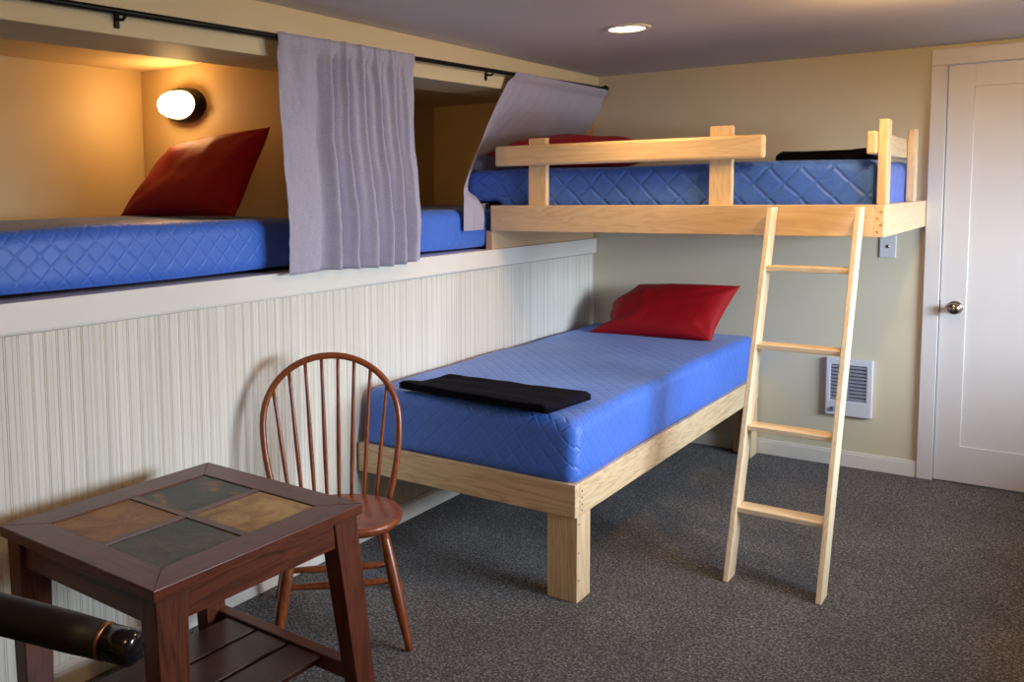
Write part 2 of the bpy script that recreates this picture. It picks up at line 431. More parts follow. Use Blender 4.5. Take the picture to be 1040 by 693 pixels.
def mattress(name, g, label, mat='quilt'):
    """weld the six sides so the cover is one skin"""
    o = obj(name, g, mat)
    uvl = o.data.uv_layers.new(name='stitch')
    for lp in o.data.loops: uvl.data[lp.index].uv = g.uv[lp.vertex_index]
    bm = bmesh.new(); bm.from_mesh(o.data); bmesh.ops.remove_doubles(bm, verts=bm.verts, dist=.0012)
    bmesh.ops.recalc_face_normals(bm, faces=bm.faces); bm.to_mesh(o.data); bm.free()
    return tag(o, label, 'mattress', 'blue quilted mattresses')

# ------------------------------------------------------------------ pillows
def pillow(name, c4, thick, label, seed=0, notch=None, pinch=.05, mat='satin'):
    """c4: bottom-left, bottom-right, top-right, top-left corners; the body swells both sides of that quad"""
    A, B, C, D = [Vector(p) for p in c4]
    nrm = ((B-A).cross(D-A)).normalized()
    N = 56; g = G(); rows = []
    def P(u, v, s):
        # concave edges between the pointed corners
        uu = .5+(u-.5)*(1-pinch*(1-(2*v-1)**2)**1.0*1.0*abs(2*u-1)**2)
        vv = .5+(v-.5)*(1-pinch*1.4*(1-(2*u-1)**2)*abs(2*v-1)**2)
        q = A.lerp(B, uu).lerp(D.lerp(C, uu), vv)
        if notch: q = q+(B-A)*(notch(v)*(1-u)**4)
        a = max(0, 1-abs(2*u-1)**2.6); b = max(0, 1-abs(2*v-1)**2.6)
        t = thick*.5*(a**.55)*(b**.55)
        w = noise.noise(Vector((u*3.1+seed, v*2.7, s*3.3)))*.16+noise.noise(Vector((u*9+seed, v*6, s*5)))*.05
        # radiating creases from the corners
        for cu, cv in ((0, 0), (1, 0), (1, 1), (0, 1)):
            r = math.hypot(u-cu, (v-cv)*.7); an = math.atan2(v-cv, u-cu)
            w += .10*math.sin(an*9+seed*2+cu*3)*math.exp(-(r/.28)**2)*min(1, r*9)
        return q+nrm*s*(t*(1+w))
    for s in (1, -1):
        g.grid(lambda u, v: P(u, v, s), N, N, True, flip=(s < 0))
    o = obj(name, g, mat)
    bm = bmesh.new(); bm.from_mesh(o.data); bmesh.ops.remove_doubles(bm, verts=bm.verts, dist=.0006)
    bmesh.ops.recalc_face_normals(bm, faces=bm.faces); bm.to_mesh(o.data); bm.free()
    return tag(o, label, 'pillow', 'red pillows')

# ------------------------------------------------------------------ folded blankets
def blanket(name, c4, thick, mat, label, layers=3, seed=0):
    """a throw folded in layers: one continuous zig-zag sheet; c4 on the carrying surface, ccw from the near-left"""
    A, B, C, D = [Vector(p) for p in c4]
    g = G(); up = Vector((0, 0, 1))
    t = thick/layers
    # cross-section in (v, z): rounded fold on the near edge (v=0) and far edge (v=1)
    sec = []
    dv = .5*t/((D-A).length)
    for L in range(layers):
        z0 = L*t
        vs = np.linspace(0, 1, 16)
        inset = .012*L/((D-A).length)
        for s in np.linspace(-PI/2, PI/2, 7): sec.append((0+inset+dv-dv*math.cos(s)*2.0, z0+t/2+t/2*math.sin(s)*.94)) if L == 0 else None
    outline = []
    # closed rounded outline with grooves between layers at both edges
    for L in range(layers):
        for s in np.linspace(-PI/2, PI/2, 7): outline.append((1-.004*(L % 2)+dv*1.2*math.cos(s), (L+.5)*t+t*.5*math.sin(s)))
    for v in np.linspace(.98, .02, 20): outline.append((v, layers*t+.003*noise.noise(Vector((v*5+seed, 1, 2)))))
    for L in reversed(range(layers)):
        for s in np.linspace(PI/2, -PI/2, 7): outline.append((.004*(L % 2)-dv*1.2*math.cos(s), (L+.5)*t+t*.5*math.sin(s)))
    n = len(outline); NU = 40; vs = []
    for i in range(NU+1):
        u = i/NU
        for (v, z) in outline:
            e = min(u, 1-u)*(B-A).length
            k = 1-.35*math.exp(-(e/.012)**2)
            p = A.lerp(B, u).lerp(D.lerp(C, u), v)
            wob = .004*noise.noise(Vector((u*6+seed, v*3, 0)))+.006*math.exp(-(e/.05)**2)*math.sin(v*7+seed)
            vs.append(p+up*(z*k+wob*(z/thick)))
    fs = [(i*n+k, i*n+(k+1) % n, (i+1)*n+(k+1) % n, (i+1)*n+k) for i in range(NU) for k in range(n)]
    fs += [tuple(range(n))[::-1], tuple(range(NU*n, NU*n+n))]
    g.add(vs, fs, True)
    return tag(obj(name, g, mat), label, 'blanket', 'folded fleece blankets')

# ------------------------------------------------------------------ lower bed
W, L, ZR, ZRB = .989, 2.287, .432, .312
bed = thing('single_bed', (W/2, -L/2, 0), 'low blonde wood bed frame standing on the carpet under the raised bunk', 'bed')
obj('foot_rail', G().box(.012, W-.0, -L, -L+.036, ZRB, ZR, .003), 'ash_x', bed)
g = G(); g.box(W-.036, W+.001, -L+.0365, -.02, ZRB, ZR, .003); sr = obj('side_rail', g, 'ash_y', bed)
obj('side_rail', G().box(.012, .048, -L+.0365, -.02, ZRB, ZR, .003), 'ash_y', bed)
obj('head_rail', G().box(.048, W-.036, -.056, -.02, ZRB, ZR, .003), 'ash_x', bed)
obj('bed_deck', G().box(.048, W-.036, -L+.0365, -.056, ZRB+.085, ZRB+.105, .002), 'underlay', bed)
g = G()
for k in range(5): g.box(.048, W-.036, -L+.25+k*.42, -L+.34+k*.42, ZRB+.047, ZRB+.085, .002)
obj('bed_slats', g, 'ash_x', bed)
def bedleg(x1, y0, sx, sy):
    g = G(); lw, ld = .117, .108
    xa, xb = (x1-lw, x1) if sx > 0 else (x1, x1+lw)
    ya, yb = (y0, y0+.036) if sy > 0 else (y0-.036, y0)
    if sx > 0: g.box(xa, xb-.036, ya, yb, 0, ZRB, .0025); g.box(xb-.036, xb, ya if sy > 0 else y0-ld, (y0+ld) if sy > 0 else yb, 0, ZRB, .0025)
    else: g.box(xa+.036, xb, ya, yb, 0, ZRB, .0025); g.box(xa, xa+.036, ya if sy > 0 else y0-ld, (y0+ld) if sy > 0 else yb, 0, ZRB, .0025)
    return obj('leg', g, 'ash_z', bed)
l1 = bedleg(W+.001, -L+.014, 1, 1); bedleg(W, -.03, 1, -1)
for z in (.33, .352, .375, .40):
    g = G(); g.lathe([(0, 0), (.0042, 0), (.0042, .001), (0, .0014)], (W+.0008, -L+.052, z), (1, 0, 0), 10); obj('screw_head', g, 'screw', sr)
for z in (.285, .18, .08):
    g = G(); g.lathe([(0, 0), (.0042, 0), (.0042, .001), (0, .0014)], (W+.0008, -L+.028, z), (1, 0, 0), 10); obj('screw_head', g, 'screw', l1)

def slump_low(P):
    P = P.copy(); s = (P[:, 2]-ZR)/.23; s = np.clip(s, 0, 1)
    # the near foot corner is pulled in and drops
    d = np.exp(-(((P[:, 0]-.97)/.22)**2+((P[:, 1]+2.27)/.30)**2))
    P[:, 2] -= .016*d*s
    P[:, 1] += .035*s*np.exp(-((P[:, 1]+2.27)/.12)**2)
    P[:, 0] -= .008*s*np.exp(-((P[:, 0]-.97)/.08)**2)
    return P
mattress('mattress', rbox(.022, W-.003, -L+.002, -.035, ZR-.012, .66, .045, slump=slump_low, seed=3, amp=0),
         'blue quilted mattress on the low bed frame under the raised bunk')
pillow('pillow', ((.165, -.42, .655), (.855, -.42, .668), (.915, -.13, .935), (.345, -.135, .915)), .17,
       'red satin pillow propped against the wall on the low bed', seed=1.3, notch=lambda v: .085*math.exp(-((v-.22)/.10)**2)-.07*math.exp(-((v-.62)/.16)**2))
blanket('folded_blanket', ((.185, -2.225, .668), (.875, -2.28, .668), (.905, -1.99, .668), (.285, -1.995, .668)), .03, 'navy',
        'folded navy fleece blanket lying across the foot of the low bed', seed=2)

# ------------------------------------------------------------------ raised bunk
XU, YU, ZU, ZUB = 1.755, -1.206, 1.388, 1.261
bunk = thing('raised_bunk', (XU/2, YU/2, ZUB), 'raised pine bunk frame with guard rails carried by the wall above the low bed', 'bunk bed')
fr = obj('front_rail', G().box(.0, XU-.036, YU, YU+.036, ZUB, ZU, .003), 'pine_x', bunk)
er = obj('end_rail', G().box(XU-.036, XU, YU, -.004, ZUB, ZU, .003), 'pine_y', bunk)
obj('back_rail', G().box(.0, XU-.036, -.04, -.004, ZUB, ZU, .003), 'pine_x', bunk)
obj('end_rail', G().box(.0, .036, YU+.036, -.04, ZUB, ZU, .003), 'pine_y', bunk)
obj('bunk_deck', G().box(.036, XU-.036, YU+.036, -.04, ZUB+.012, ZUB+.03, .001), 'underlay', bunk)
obj('support_board', G().box(-.03, .006, YU+.004, -.004, ZL+.0005, ZUB, .002), 'plinth', bunk)
obj('guard_post', G().box(.192, .292, YU+.036, YU+.068, ZUB+.035, 1.712, .006), 'pine_z', bunk)
obj('guard_post', G().box(1.07, 1.168, YU+.036, YU+.068, ZUB+.035, 1.724, .006), 'pine_z', bunk)
obj('guard_rail', G().box(.023, 1.306, YU, YU+.036, 1.580, 1.679, .012), 'pine_x', bunk)
obj('end_post', G().box(XU-.036, XU-.001, -1.165, -1.085, ZU+.0005, 1.718, .005), 'pine_z', bunk)
obj('end_post', G().box(XU-.036, XU-.001, -.425, -.345, ZU+.0005, 1.715, .005), 'pine_z', bunk)
obj('end_guard_rail', G().box(XU-.073, XU-.037, -1.195, -.30, 1.583, 1.672, .008), 'pine_y', bunk)
for k in range(4):
    g = G(); g.lathe([(0, 0), (.006, 0), (.006, .0006), (0, .001)], (XU-.018+(.008 if k % 2 else -.004), YU-.0004, ZUB+.022+k*.026), (0, -1, 0), 12); obj('dowel_plug', g, 'dowel', er)

def slump_up(P):
    P = P.copy(); t = np.clip((P[:, 2]-1.40)/.2, 0, 1)
    e = np.exp(-((P[:, 0]+.19)/.16)**2)
    P[:, 2] -= .05*e*t
    P[:, 2] += .02*e*(1-t)
    # sits between the rails below the top of the front rail
    return P
def up_block():
    g = rbox(-.19, XU-.040, YU+.072, -.05, ZUB+.032, 1.568, .05, slump=None, seed=5, amp=0, puff=.010, step=.015)
    V = np.array(g.v)
    lx = np.clip((.09-V[:, 0])/.10, 0, 1); lx = lx*lx*(3-2*lx)
    # the overhanging head end rides over the end rail and the support board
    zmin = 1.398
    low = lx > 0
    t = (V[:, 2]-(ZUB+.032))/(1.568-ZUB-.032)
    V[:, 2] = np.where(low, (1-lx)*V[:, 2]+lx*(zmin+.004+t*(1.56-zmin)), V[:, 2])
    g.v = [tuple(p) for p in V]
    return g
mattress('mattress', up_block(), 'blue diamond-quilted mattress on the raised bunk behind the guard rail', 'quilt_wide')
pillow('pillow', ((-.10, -1.09, 1.648), (.64, -1.06, 1.605), (.62, -.50, 1.655), (-.12, -.44, 1.70)), .18,
       'red pillow lying flat on the raised bunk behind the guard rail', seed=4.1)
blanket('folded_blanket', ((1.255, -.82, 1.577), (1.665, -.92, 1.577), (1.665, -.55, 1.577), (1.235, -.48, 1.577)), .038, 'charcoal',
        'folded black blanket on the raised bunk near its end guard', seed=6)

# ------------------------------------------------------------------ ladder
lad = thing('bunk_ladder', (1.52, -1.70, 0), 'pale pine ladder leaning on the front rail of the raised bunk', 'ladder')
def lad_y(z): return -1.705+(z/1.385)*.492      # front edge of the stiles
def stile(x0, x1):
    dp = .075; g = G(); zt = 1.380
    # sides cut level at foot and head
    p = []
    for z in (0.002, zt):
        ya = lad_y(z)-.094; yb = lad_y(z)-.004
        p += [(x0, ya, z), (x1, ya, z), (x1, yb, z), (x0, yb, z)]
    g.hexa(p, .003)
    return obj('stile', g, 'birch_z', lad)
stile(1.350, 1.370); stile(1.670, 1.690)
for z in (.262, .553, .853, 1.150):
    g = G(); g.box(1.3705, 1.6695, lad_y(z)-.088, lad_y(z)-.004, z-.020, z, .003); obj('rung', g, 'birch_x', lad)

# ------------------------------------------------------------------ bunks in the wall
def front_soft(P): return P
mattress('mattress', rbox(AX+.02, -.035, -4.45, -2.415, ZL, 1.366, .05, seed=8, amp=0, puff=.009, step=.02),
         'blue quilted mattress in the lit wall bunk left of the gathered curtain')
mattress('mattress', rbox(AX+.02, -.035, -2.295, -.01, ZL, 1.372, .05, seed=9, amp=0, puff=.009, step=.02),
         'blue quilted mattress in the dim wall bunk right of the gathered curtain')
pillow('pillow', ((-.93, -2.72, 1.372), (-.24, -2.70, 1.372), (-.235, -2.50, 1.725), (-.85, -2.49, 1.67)), .17,
       'red pillow leaning on the partition under the glowing wall lamp', seed=7.7)
# bulkhead lamp on the partition
lx, ly, lz = -.845, -2.4, 1.855
lamp = thing('bulkhead_lamp', (lx, ly, lz), 'oval bulkhead lamp glowing on the tan partition of the left wall bunk', 'wall lamp')
def oval(prof, n=40): return G().lathe(prof, (lx, ly, lz), (0, -1, 0), n, 1.0, .62)
obj('back_plate', oval([(0, .001), (.122, .001), (.122, .03), (.116, .04), (.1, .043), (0, .043)]), 'black', lamp)
obj('lens', oval([(0, .038), (.092, .04), (.096, .06), (.093, .085), (.08, .106), (.052, .119), (0, .123)]), 'lamp_lens', lamp)
g = G()
ring = [(lx+.107*math.cos(a), ly-.047, lz+.0665*math.sin(a)) for a in np.linspace(0, 2*PI, 40)]
g.tube(ring, .007, 8, False)
g.tube([(lx+.112*math.cos(a)*.96, ly-.05-.078*math.sin(a)**.7, lz-.012) for a in np.linspace(0, PI, 30)], .0025, 6)
obj('guard', g, 'black', lamp)

# ------------------------------------------------------------------ curtain rod and curtains
def rodz(y): return 2.032+(2.032-1.987)/(3.414-1.318)*(y+1.318)*.85
RX = .085
rod = thing('curtain_rod', (RX, -2.5, rodz(-2.5)), 'thin black curtain rod with a ball end along the bunk header', 'curtain rod')
obj('pole', G().tube([(RX, yy, rodz(yy)) for yy in np.linspace(-5.2, -.06, 12)], .0095, 12), 'black', rod)
g = G(); g.lathe([(0, 0), (.010, 0), (.010, .008), (.017, .012), (.020, .022), (.0185, .034), (.011, .042), (0, .044)], (RX, -.06, rodz(-.06)), (0, 1, 0), 20)
obj('finial', g, 'black', rod)
for yy in (-4.9, -3.414, -2.07, -1.318, -.05):
    g = G(); z = rodz(yy)
    g.box(.0405, .0465, yy-.009, yy+.009, z-.042, z+.012, .002) if yy != -.05 else g.box(.0285, .034, yy-.005, yy+.011, z-.03, z+.012, .002)
    g.tube([(.0415 if yy != -.05 else .03, yy, z-.016), (RX-.01, yy, z-.02), (RX, yy, z-.012)], .005, 8)
    obj('bracket', g, 'black', rod)

def curtain_gathered():
    y0t, y1t, y0b, y1b = -2.80, -2.0, -2.735, -1.925
    folds = [(.27, .022, -1), (.335, .020, 1.2), (.40, .016, -1), (.455, .015, 1.1), (.515, .016, -1.2), (.575, .016, 1), (.63, .013, -1), (.68, .013, 1.1), (.735, .014, -1), (.79, .013, 1), (.845, .012, -1), (.90, .014, .9)]
    def P(u, v):
        # v: 0 at the rod pocket, 1 at the hem
        uu = u
        y = lerp(lerp(y0t, y1t, uu), lerp(y0b, y1b, uu), v**.9)
        zt = rodz(y)+.014; zb = 1.162+.006*math.sin(u*7)
        z = lerp(zt, zb, v)
        a = .0
        f = .35+.65*min(1, v*3)
        for c, w, s in folds:
            cc = c+.02*math.sin(v*2.2+c*9)+(c-.55)*.10*v
            ww = w*(.75+.9*v)
            a += s*.017*math.exp(-((u-cc)/ww)**2)*(.55+.6*v)
        a += .006*math.sin(u*46+v*1.2)*max(0, 1-v*3)
        if u < .28: a += .010*math.sin(u/.28*PI)*v
        a += .004*noise.noise(Vector((u*7, v*6, 1.1)))+.002*noise.noise(Vector((u*30, v*25, 4)))
        x = RX+.004+a*1.75
        if v < .09:
            k = max(0, (v-.035)/.055); x = lerp(RX+.0155+max(0, a)*1.1+.002*math.sin(u*70), x, k*k*(3-2*k))
        if v > .8: x = x-.012*((v-.8)/.2)
        y += .006*math.sin(v*9+1)*(.5+.5*u)+.012*v*math.sin(u*9)*.5
        x = max(x, .048) if v < .2 else max(x, .030)
        return (x, y, z)
    g = G(); g.grid(P, 240, 60)
    return g
c = obj('curtain', curtain_gathered(), 'curtain')
c.modifiers.new('thick', 'SOLIDIFY').thickness = .0012
tag(c, 'grey-lavender curtain hanging straight in gathered folds between the two wall bunks', 'curtain', 'grey-lavender bunk curtains')

def curtain_drawn():
    # pushed aside by the head end of the raised mattress: cross-sections (z, points along u) from the rod down
    US = (0, .06, .12, .22, 1)
    sec = [(2.047, ((.086, -1.125), (.086, -1.06), (.086, -.99), (.086, -.88), (.086, -.035))),
           (1.913, ((.052, -1.203), (.050, -1.13), (.048, -1.05), (.045, -.92), (.045, -.035))),
           (1.776, ((.030, -1.283), (-.01, -1.20), (-.05, -1.11), (-.09, -.95), (-.06, -.035))),
           (1.633, ((.000, -1.336), (-.08, -1.22), (-.18, -1.075), (-.215, -.98), (-.19, -.035))),
           (1.49, ((-.012, -1.425), (-.10, -1.265), (-.207, -1.115), (-.23, -1.0), (-.23, -.035))),
           (1.425, ((-.012, -1.432), (-.03, -1.33), (-.06, -1.235), (-.225, -1.03), (-.232, -.035))),
           (1.36, ((-.012, -1.436), (-.016, -1.335), (-.020, -1.235), (-.150, -1.04), (-.232, -.035))),
           (1.268, ((-.012, -1.436), (-.016, -1.335), (-.020, -1.235), (-.10, -1.04), (-.232, -.035)))]
    def row(k, u):
        z, p = sec[k]
        for i in range(4):
            if u <= US[i+1]: t = (u-US[i])/(US[i+1]-US[i]); return Vector((lerp(p[i][0], p[i+1][0], t), lerp(p[i][1], p[i+1][1], t), z))
    def P(u, v):
        u2 = u*u*.55+u*.45                 # finer near the swept edge
        f = v*(len(sec)-1); k = min(int(f), len(sec)-2); t = f-k
        p0 = row(max(k-1, 0), u2); p1 = row(k, u2); p2 = row(k+1, u2); p3 = row(min(k+2, len(sec)-1), u2)
        q = .5*((2*p1)+(p2-p0)*t+(2*p0-5*p1+4*p2-p3)*t*t+(3*p1-p0-3*p2+p3)*t**3)
        if u2 > .15: q.z = max(q.z, 1.398)
        elif u2 > .12: q.z = max(q.z, lerp(1.262, 1.398, (u2-.12)/.03))
        q.x += (.0045*math.sin(u*64+v*2)+.003*math.sin(u*23))*min(1, .35+v)*(1 if u2 > .02 else .3)
        if v < .06: q.x = max(q.x, .1005+.0015*math.sin(u*60)) if v < .035 else lerp(.1005, q.x, (v-.035)/.025)
        return q
    g = G(); g.grid(P, 160, 84); return g
c = obj('curtain', curtain_drawn(), 'curtain')
c.modifiers.new('thick', 'SOLIDIFY').thickness = .0012
tag(c, 'grey-lavender curtain swept sideways behind the head end of the raised bunk', 'curtain', 'grey-lavender bunk curtains')

# ------------------------------------------------------------------ recessed ceiling lamps
def downlight(x, y, label, vis=True):
    t = thing('recessed_downlight', (x, y, H), label, 'ceiling lamp')
    g = G(); g.lathe([(.070, -.001), (.098, -.001), (.098, -.004), (.092, -.008), (.078, -.010), (.073, -.006)], (x, y, H), (0, 0, 1), 40); 
    # ring only: drop the two end caps
    g.f = g.f[:-2]; g.sm = g.sm[:-2]
    obj('trim_ring', g, 'trim', t)
    g = G(); g.lathe([(0, -.0075), (.04, -.0075), (.074, -.005), (.074, -.0015), (0, -.0015)], (x, y, H), (0, 0, 1), 40)
    obj('lens', g, 'can_lens', t)
def spot(x, y, e, name, col=(1, .58, .22), kind='POINT'):
    l = bpy.data.lights.new(name, kind); l.energy = e;
    if kind == 'SPOT': l.spot_size = math.radians(128); l.spot_blend = 1
    l.color = col; l.shadow_soft_size = .06
    o = bpy.data.objects.new(name, l); COL.objects.link(o); o.location = (x, y, H-.085)
downlight(.815, -1.46, 'glowing round recessed downlight in the ceiling above the raised bunk')
downlight(1.98, -1.72, 'recessed downlight in the ceiling in front of the white door')
spot(.815, -1.46, 20, 'downlight_beam', kind='SPOT')
for (x, y, e) in ((1.98, -1.72, 29), (1.7, -4.9, 13)): spot(x, y, e, 'downlight_beam')

spot(-.62, -2.25, 9, 'bunk_fill_spot', kind='SPOT')  # unseen warm spot added to brighten the second wall bunk, no fixture
bl = [o for o in COL.objects if o.name.startswith('bunk_fill_spot')][0]
bl.location = (-.62, -2.26, 1.86); bl.rotation_euler = Vector((-.05, 1, -.12)).to_track_quat('-Z', 'Y').to_euler()

# ------------------------------------------------------------------ wall heater and wall plate
ht = thing('wall_heater', (1.44, 0, .27), 'white louvred electric heater set in the back wall behind the ladder', 'heater')
hx0, hx1, hz0, hz1 = 1.328, 1.549, .27, .572
g = G()
gx0, gx1, gz0, gz1 = 1.352, 1.520, .352, .537
g.box(hx0, gx0, -.026, -.001, hz0, hz1, .005); g.box(gx1, hx1, -.026, -.001, hz0, hz1, .005)
g.box(gx0-.006, gx1+.006, -.026, -.001, hz0, gz0, .005); g.box(gx0-.006, gx1+.006, -.026, -.001, gz1, hz1, .005)
obj('housing', g, 'plastic', ht)
obj('cavity', G().box(gx0-.003, gx1+.003, -.006, -.0012, gz0-.003, gz1+.003, 0), 'grille_dark', ht)
g = G(); k = 0
z = gz0+.006
while z < gz1:
    g.hexa([(gx0, -.024, z-.002), (gx1, -.024, z-.002), (gx1, -.008, z+.004), (gx0, -.008, z+.004), (gx0, -.024, z+.006), (gx1, -.024, z+.006), (gx1, -.008, z+.012), (gx0, -.008, z+.012)], 0); z += .0185
for xx in (1.432,): g.box(xx-.005, xx+.005, -.025, -.007, gz0, gz1, .001)
obj('louvres', g, 'grille', ht)
g = G(); g.lathe([(0, 0), (.013, 0), (.012, .012), (.004, .014), (0, .014)], (1.372, -.026, .305), (0, -1, 0), 18); g.box(1.3705, 1.3735, -.0435, -.038, .295, .315, .001)
obj('dial', g, 'grille', ht)
wp = thing('wall_plate', (1.594, 0, 1.157), 'small white wall plate with one jack under the end of the raised bunk', 'wall plate')
obj('plate', G().box(1.557, 1.631, -.007, -.0005, 1.101, 1.215, .003), 'plastic', wp)
g = G(); g.lathe([(0, 0), (.009, 0), (.008, .003), (.005, .004), (.004, .005), (0, .005)], (1.594, -.007, 1.158), (0, -1, 0), 14); obj('jack', g, 'nickel', wp)

# ------------------------------------------------------------------ windsor chair
th = .774; S = Vector((.403, -2.882, 0)); F = Vector((math.sin(th), -math.cos(th), 0)); R = Vector((math.cos(th), math.sin(th), 0)); U = Vector((0, 0, 1))
ZS = .396
ch = thing('windsor_chair', S[:], 'brown hoop-back spindle chair beside the tiled table', 'chair')
def cp(f, r, z): return S+F*f+R*r+U*z
def seat_r(a):
    # shield-like outline: wide front, narrower back
    c, s = math.cos(a), math.sin(a)      # c along right, s along front
    rx = .222-.018*max(0, -s); fy = .185 if s > 0 else .175
    n = 2.5
    k = (abs(c/rx)**n+abs(s/fy)**n)**(-1/n)
    return k*c, k*s
g = G(); NA = 56; prof = [(0, -.036), (.80, -.036), (.93, -.030), (.985, -.018), (1.0, -.008), (.985, 0.0), (.95, .002), (.8, -.004), (.5, -.012), (.2, -.013), (0, -.013)]
vs = []
for k, z in prof:
    for i in range(NA):
        r_, f_ = seat_r(2*PI*i/NA)
        vs.append(cp(f_*k, r_*k, ZS+z-.004*k*(f_ > .12)))
fs = [(j*NA+i, j*NA+(i+1) % NA, (j+1)*NA+(i+1) % NA, (j+1)*NA+i) for j in range(len(prof)-1) for i in range(NA)]
g.add(vs, fs, True); obj('seat', g, 'cherry_x', ch)
Wm, Wb, Hh, lean, bo, hm = .239, .195, .488, .111, .117, .257
def backp(r, h): return cp(-bo-.03-lean*h/Hh+.03*(1-abs(r)/Wm)*0, r, ZS+h)
def hoop(t):
    # t 0..1 from right base over the top to left base
    if t < .28:
        k = t/.28; r = lerp(Wb, Wm, math.sin(k*PI/2)); h = hm*k-.01*(1-k)
    elif t > .72:
        k = (1-t)/.28; r = -lerp(Wb, Wm, math.sin(k*PI/2)); h = hm*k-.01*(1-k)
    else:
        a = (t-.28)/.44*PI; r = Wm*math.cos(a); h = hm+(Hh-hm)*math.sin(a)**.93
    return r, h
bofs = .117
def bk(r, h):
    curve = .045*(1-(abs(r)/Wm)**2)          # base line bows back behind the seat
    return cp(-bofs-curve*max(0, 1-h/Hh)-lean*h/Hh, r, ZS+h)
pth = []
for i in range(61):
    r, h = hoop(i/60); pth.append(bk(r, h))
g = G(); g.tube(pth, .0118, 12); obj('hoop', g, 'cherry_z', ch)
ns = 8
for i in range(ns):
    q = (i+.5)/ns*2-1
    rb = q*.172; rt = q*Wm*.97
    # height of the hoop at rt
    hh = hm+(Hh-hm)*math.sqrt(max(0, 1-(rt/Wm)**2))
    if abs(q) > .8: rt = q*Wm*.965
    hh = hm+(Hh-hm)*max(0, math.sin(math.acos(max(-1, min(1, rt/Wm)))))**.93
    a = bk(rb, -.008); b_ = bk(rt, hh)
    g = G(); g.tube([a.lerp(b_, t) for t in np.linspace(0, 1, 9)], [.0062+.0018*math.sin(PI*min(1, t*1.4)) for t in np.linspace(0, 1, 9)], 8)
    obj('spindle', g, 'cherry_z', ch)
feet = {'A': (.214, .214), 'B': (.214, -.214), 'C': (-.242, .245), 'D': (-.242, -.20)}
tops = {'A': (.115, .145), 'B': (.115, -.145), 'C': (-.115, .13), 'D': (-.115, -.12)}
LG = {}
for k in feet:
    a = cp(*tops[k], ZS-.03); b_ = cp(*feet[k], .004); LG[k] = (a, b_)
    ts = np.linspace(0, 1, 12)
    rad = [.0145+.0055*math.sin(PI*min(1, t*1.15))**.8-.003*max(0, t-.75)/.25 for t in ts]
    g = G(); g.tube([a.lerp(b_, t) for t in ts], rad, 12); obj('leg', g, 'cherry_z', ch)
def rail(p, q, r0=.009, r1=.0135):
    g = G(); ts = np.linspace(0, 1, 11); g.tube([p.lerp(q, t) for t in ts], [r0+(r1-r0)*math.sin(PI*t) for t in ts], 10); return obj('stretcher', g, 'cherry_x', ch)
def on(k, t): return LG[k][0].lerp(LG[k][1], t)
s1 = (on('A', .60), on('C', .58)); s2 = (on('B', .60), on('D', .58))
rail(*s1); rail(*s2)
for t in (.42, .78): rail(s1[0].lerp(s1[1], t), s2[0].lerp(s2[1], t))

# ------------------------------------------------------------------ tiled end table
TC = Vector((.503, -3.595, 0)); ta = math.radians(-1.6); TX, TY, TZ = .640, .680, .62
tb = thing('tile_top_table', TC[:], 'dark wood end table with four slate tiles in its top', 'table')
Tm = Matrix.Translation(TC) @ Matrix.Rotation(ta, 4, 'Z')
hx, hy = TX/2, TY/2; bw = .09
def tp(x, y, z): return Tm @ Vector((x, y, z))
def rail4(p, z0, z1, bev=.003):
    g = G(); g.hexa([tp(a, b_, z0) for a, b_ in p]+[tp(a, b_, z1) for a, b_ in p], bev); return g
zt0 = TZ-.028
e = .0004
mit = [([(-hx, -hy), (hx, -hy), (hx-bw-e, -hy+bw), (-hx+bw+e, -hy+bw)], 'mahogany_x'), ([(hx, -hy+e), (hx, hy-e), (hx-bw, hy-bw-e), (hx-bw, -hy+bw+e)], 'mahogany_y'),
       ([(hx, hy), (-hx, hy), (-hx+bw+e, hy-bw), (hx-bw-e, hy-bw)], 'mahogany_x'), ([(-hx, hy-e), (-hx, -hy+e), (-hx+bw, -hy+bw+e), (-hx+bw, hy-bw-e)], 'mahogany_y')]
for p, mm in mit: obj('top_frame', rail4(p, zt0, TZ, .0022), mm, tb)
ix, iy = hx-bw, hy-bw
obj('divider', G().box(-ix, ix, -.012, .012, zt0, TZ-.001, .0015, Tm), 'mahogany_x', tb)
for s in (-1, 1): obj('divider', G().box(-.012, .012, min(s*.012, s*iy), max(s*.012, s*iy), zt0, TZ-.001, .0015, Tm), 'mahogany_y', tb)
for sx, sy, mm, lb in ((-1, -1, 'slate_rust', 'rust brown slate tile'), (1, -1, 'slate_dark', 'dark grey-green slate tile'), (-1, 1, 'slate_mix', 'dark slate tile with a rusty edge'), (1, 1, 'slate_tan', 'tan slate tile')):
    xs = sorted((sx*.013, sx*(ix-.001))); ys = sorted((sy*.013, sy*(iy-.001)))
    o = obj('slate_tile', G().box(xs[0], xs[1], ys[0], ys[1], zt0+.002, TZ-.003, .003, Tm), mm, tb); o['label'] = lb
lxw, lyw = .06, .088; ins = .012
for sx in (-1, 1):
    for sy in (-1, 1):
        x1 = sx*(hx-ins); y1 = sy*(hy-ins)
        tpx = .018 if sx > 0 else .0; splay = .022 if (sx > 0 and sy > 0) else .012 if sx > 0 else 0
        p = []
        for z, tt in ((0.002, 1), (zt0-.0005, 0)):
            xo = x1+splay*tt*sx*0; xa = xo-sx*(lxw-.012*tt); ya = y1-sy*(lyw-.02*tt)
            xs = sorted((xo, xa)); ys = sorted((y1, ya))
            dy = (.05 if sy > 0 else 0)*tt if sx > 0 else 0
            dxx = .03*tt if sx > 0 else .02*tt
            p += [tp(xs[0]+dxx, ys[0]+dy, z), tp(xs[1]+dxx, ys[0]+dy, z), tp(xs[1]+dxx, ys[1]+dy, z), tp(xs[0]+dxx, ys[1]+dy, z)]
        g = G(); g.hexa(p, .003); obj('leg', g, 'mahogany_z', tb)
az0 = zt0-.072
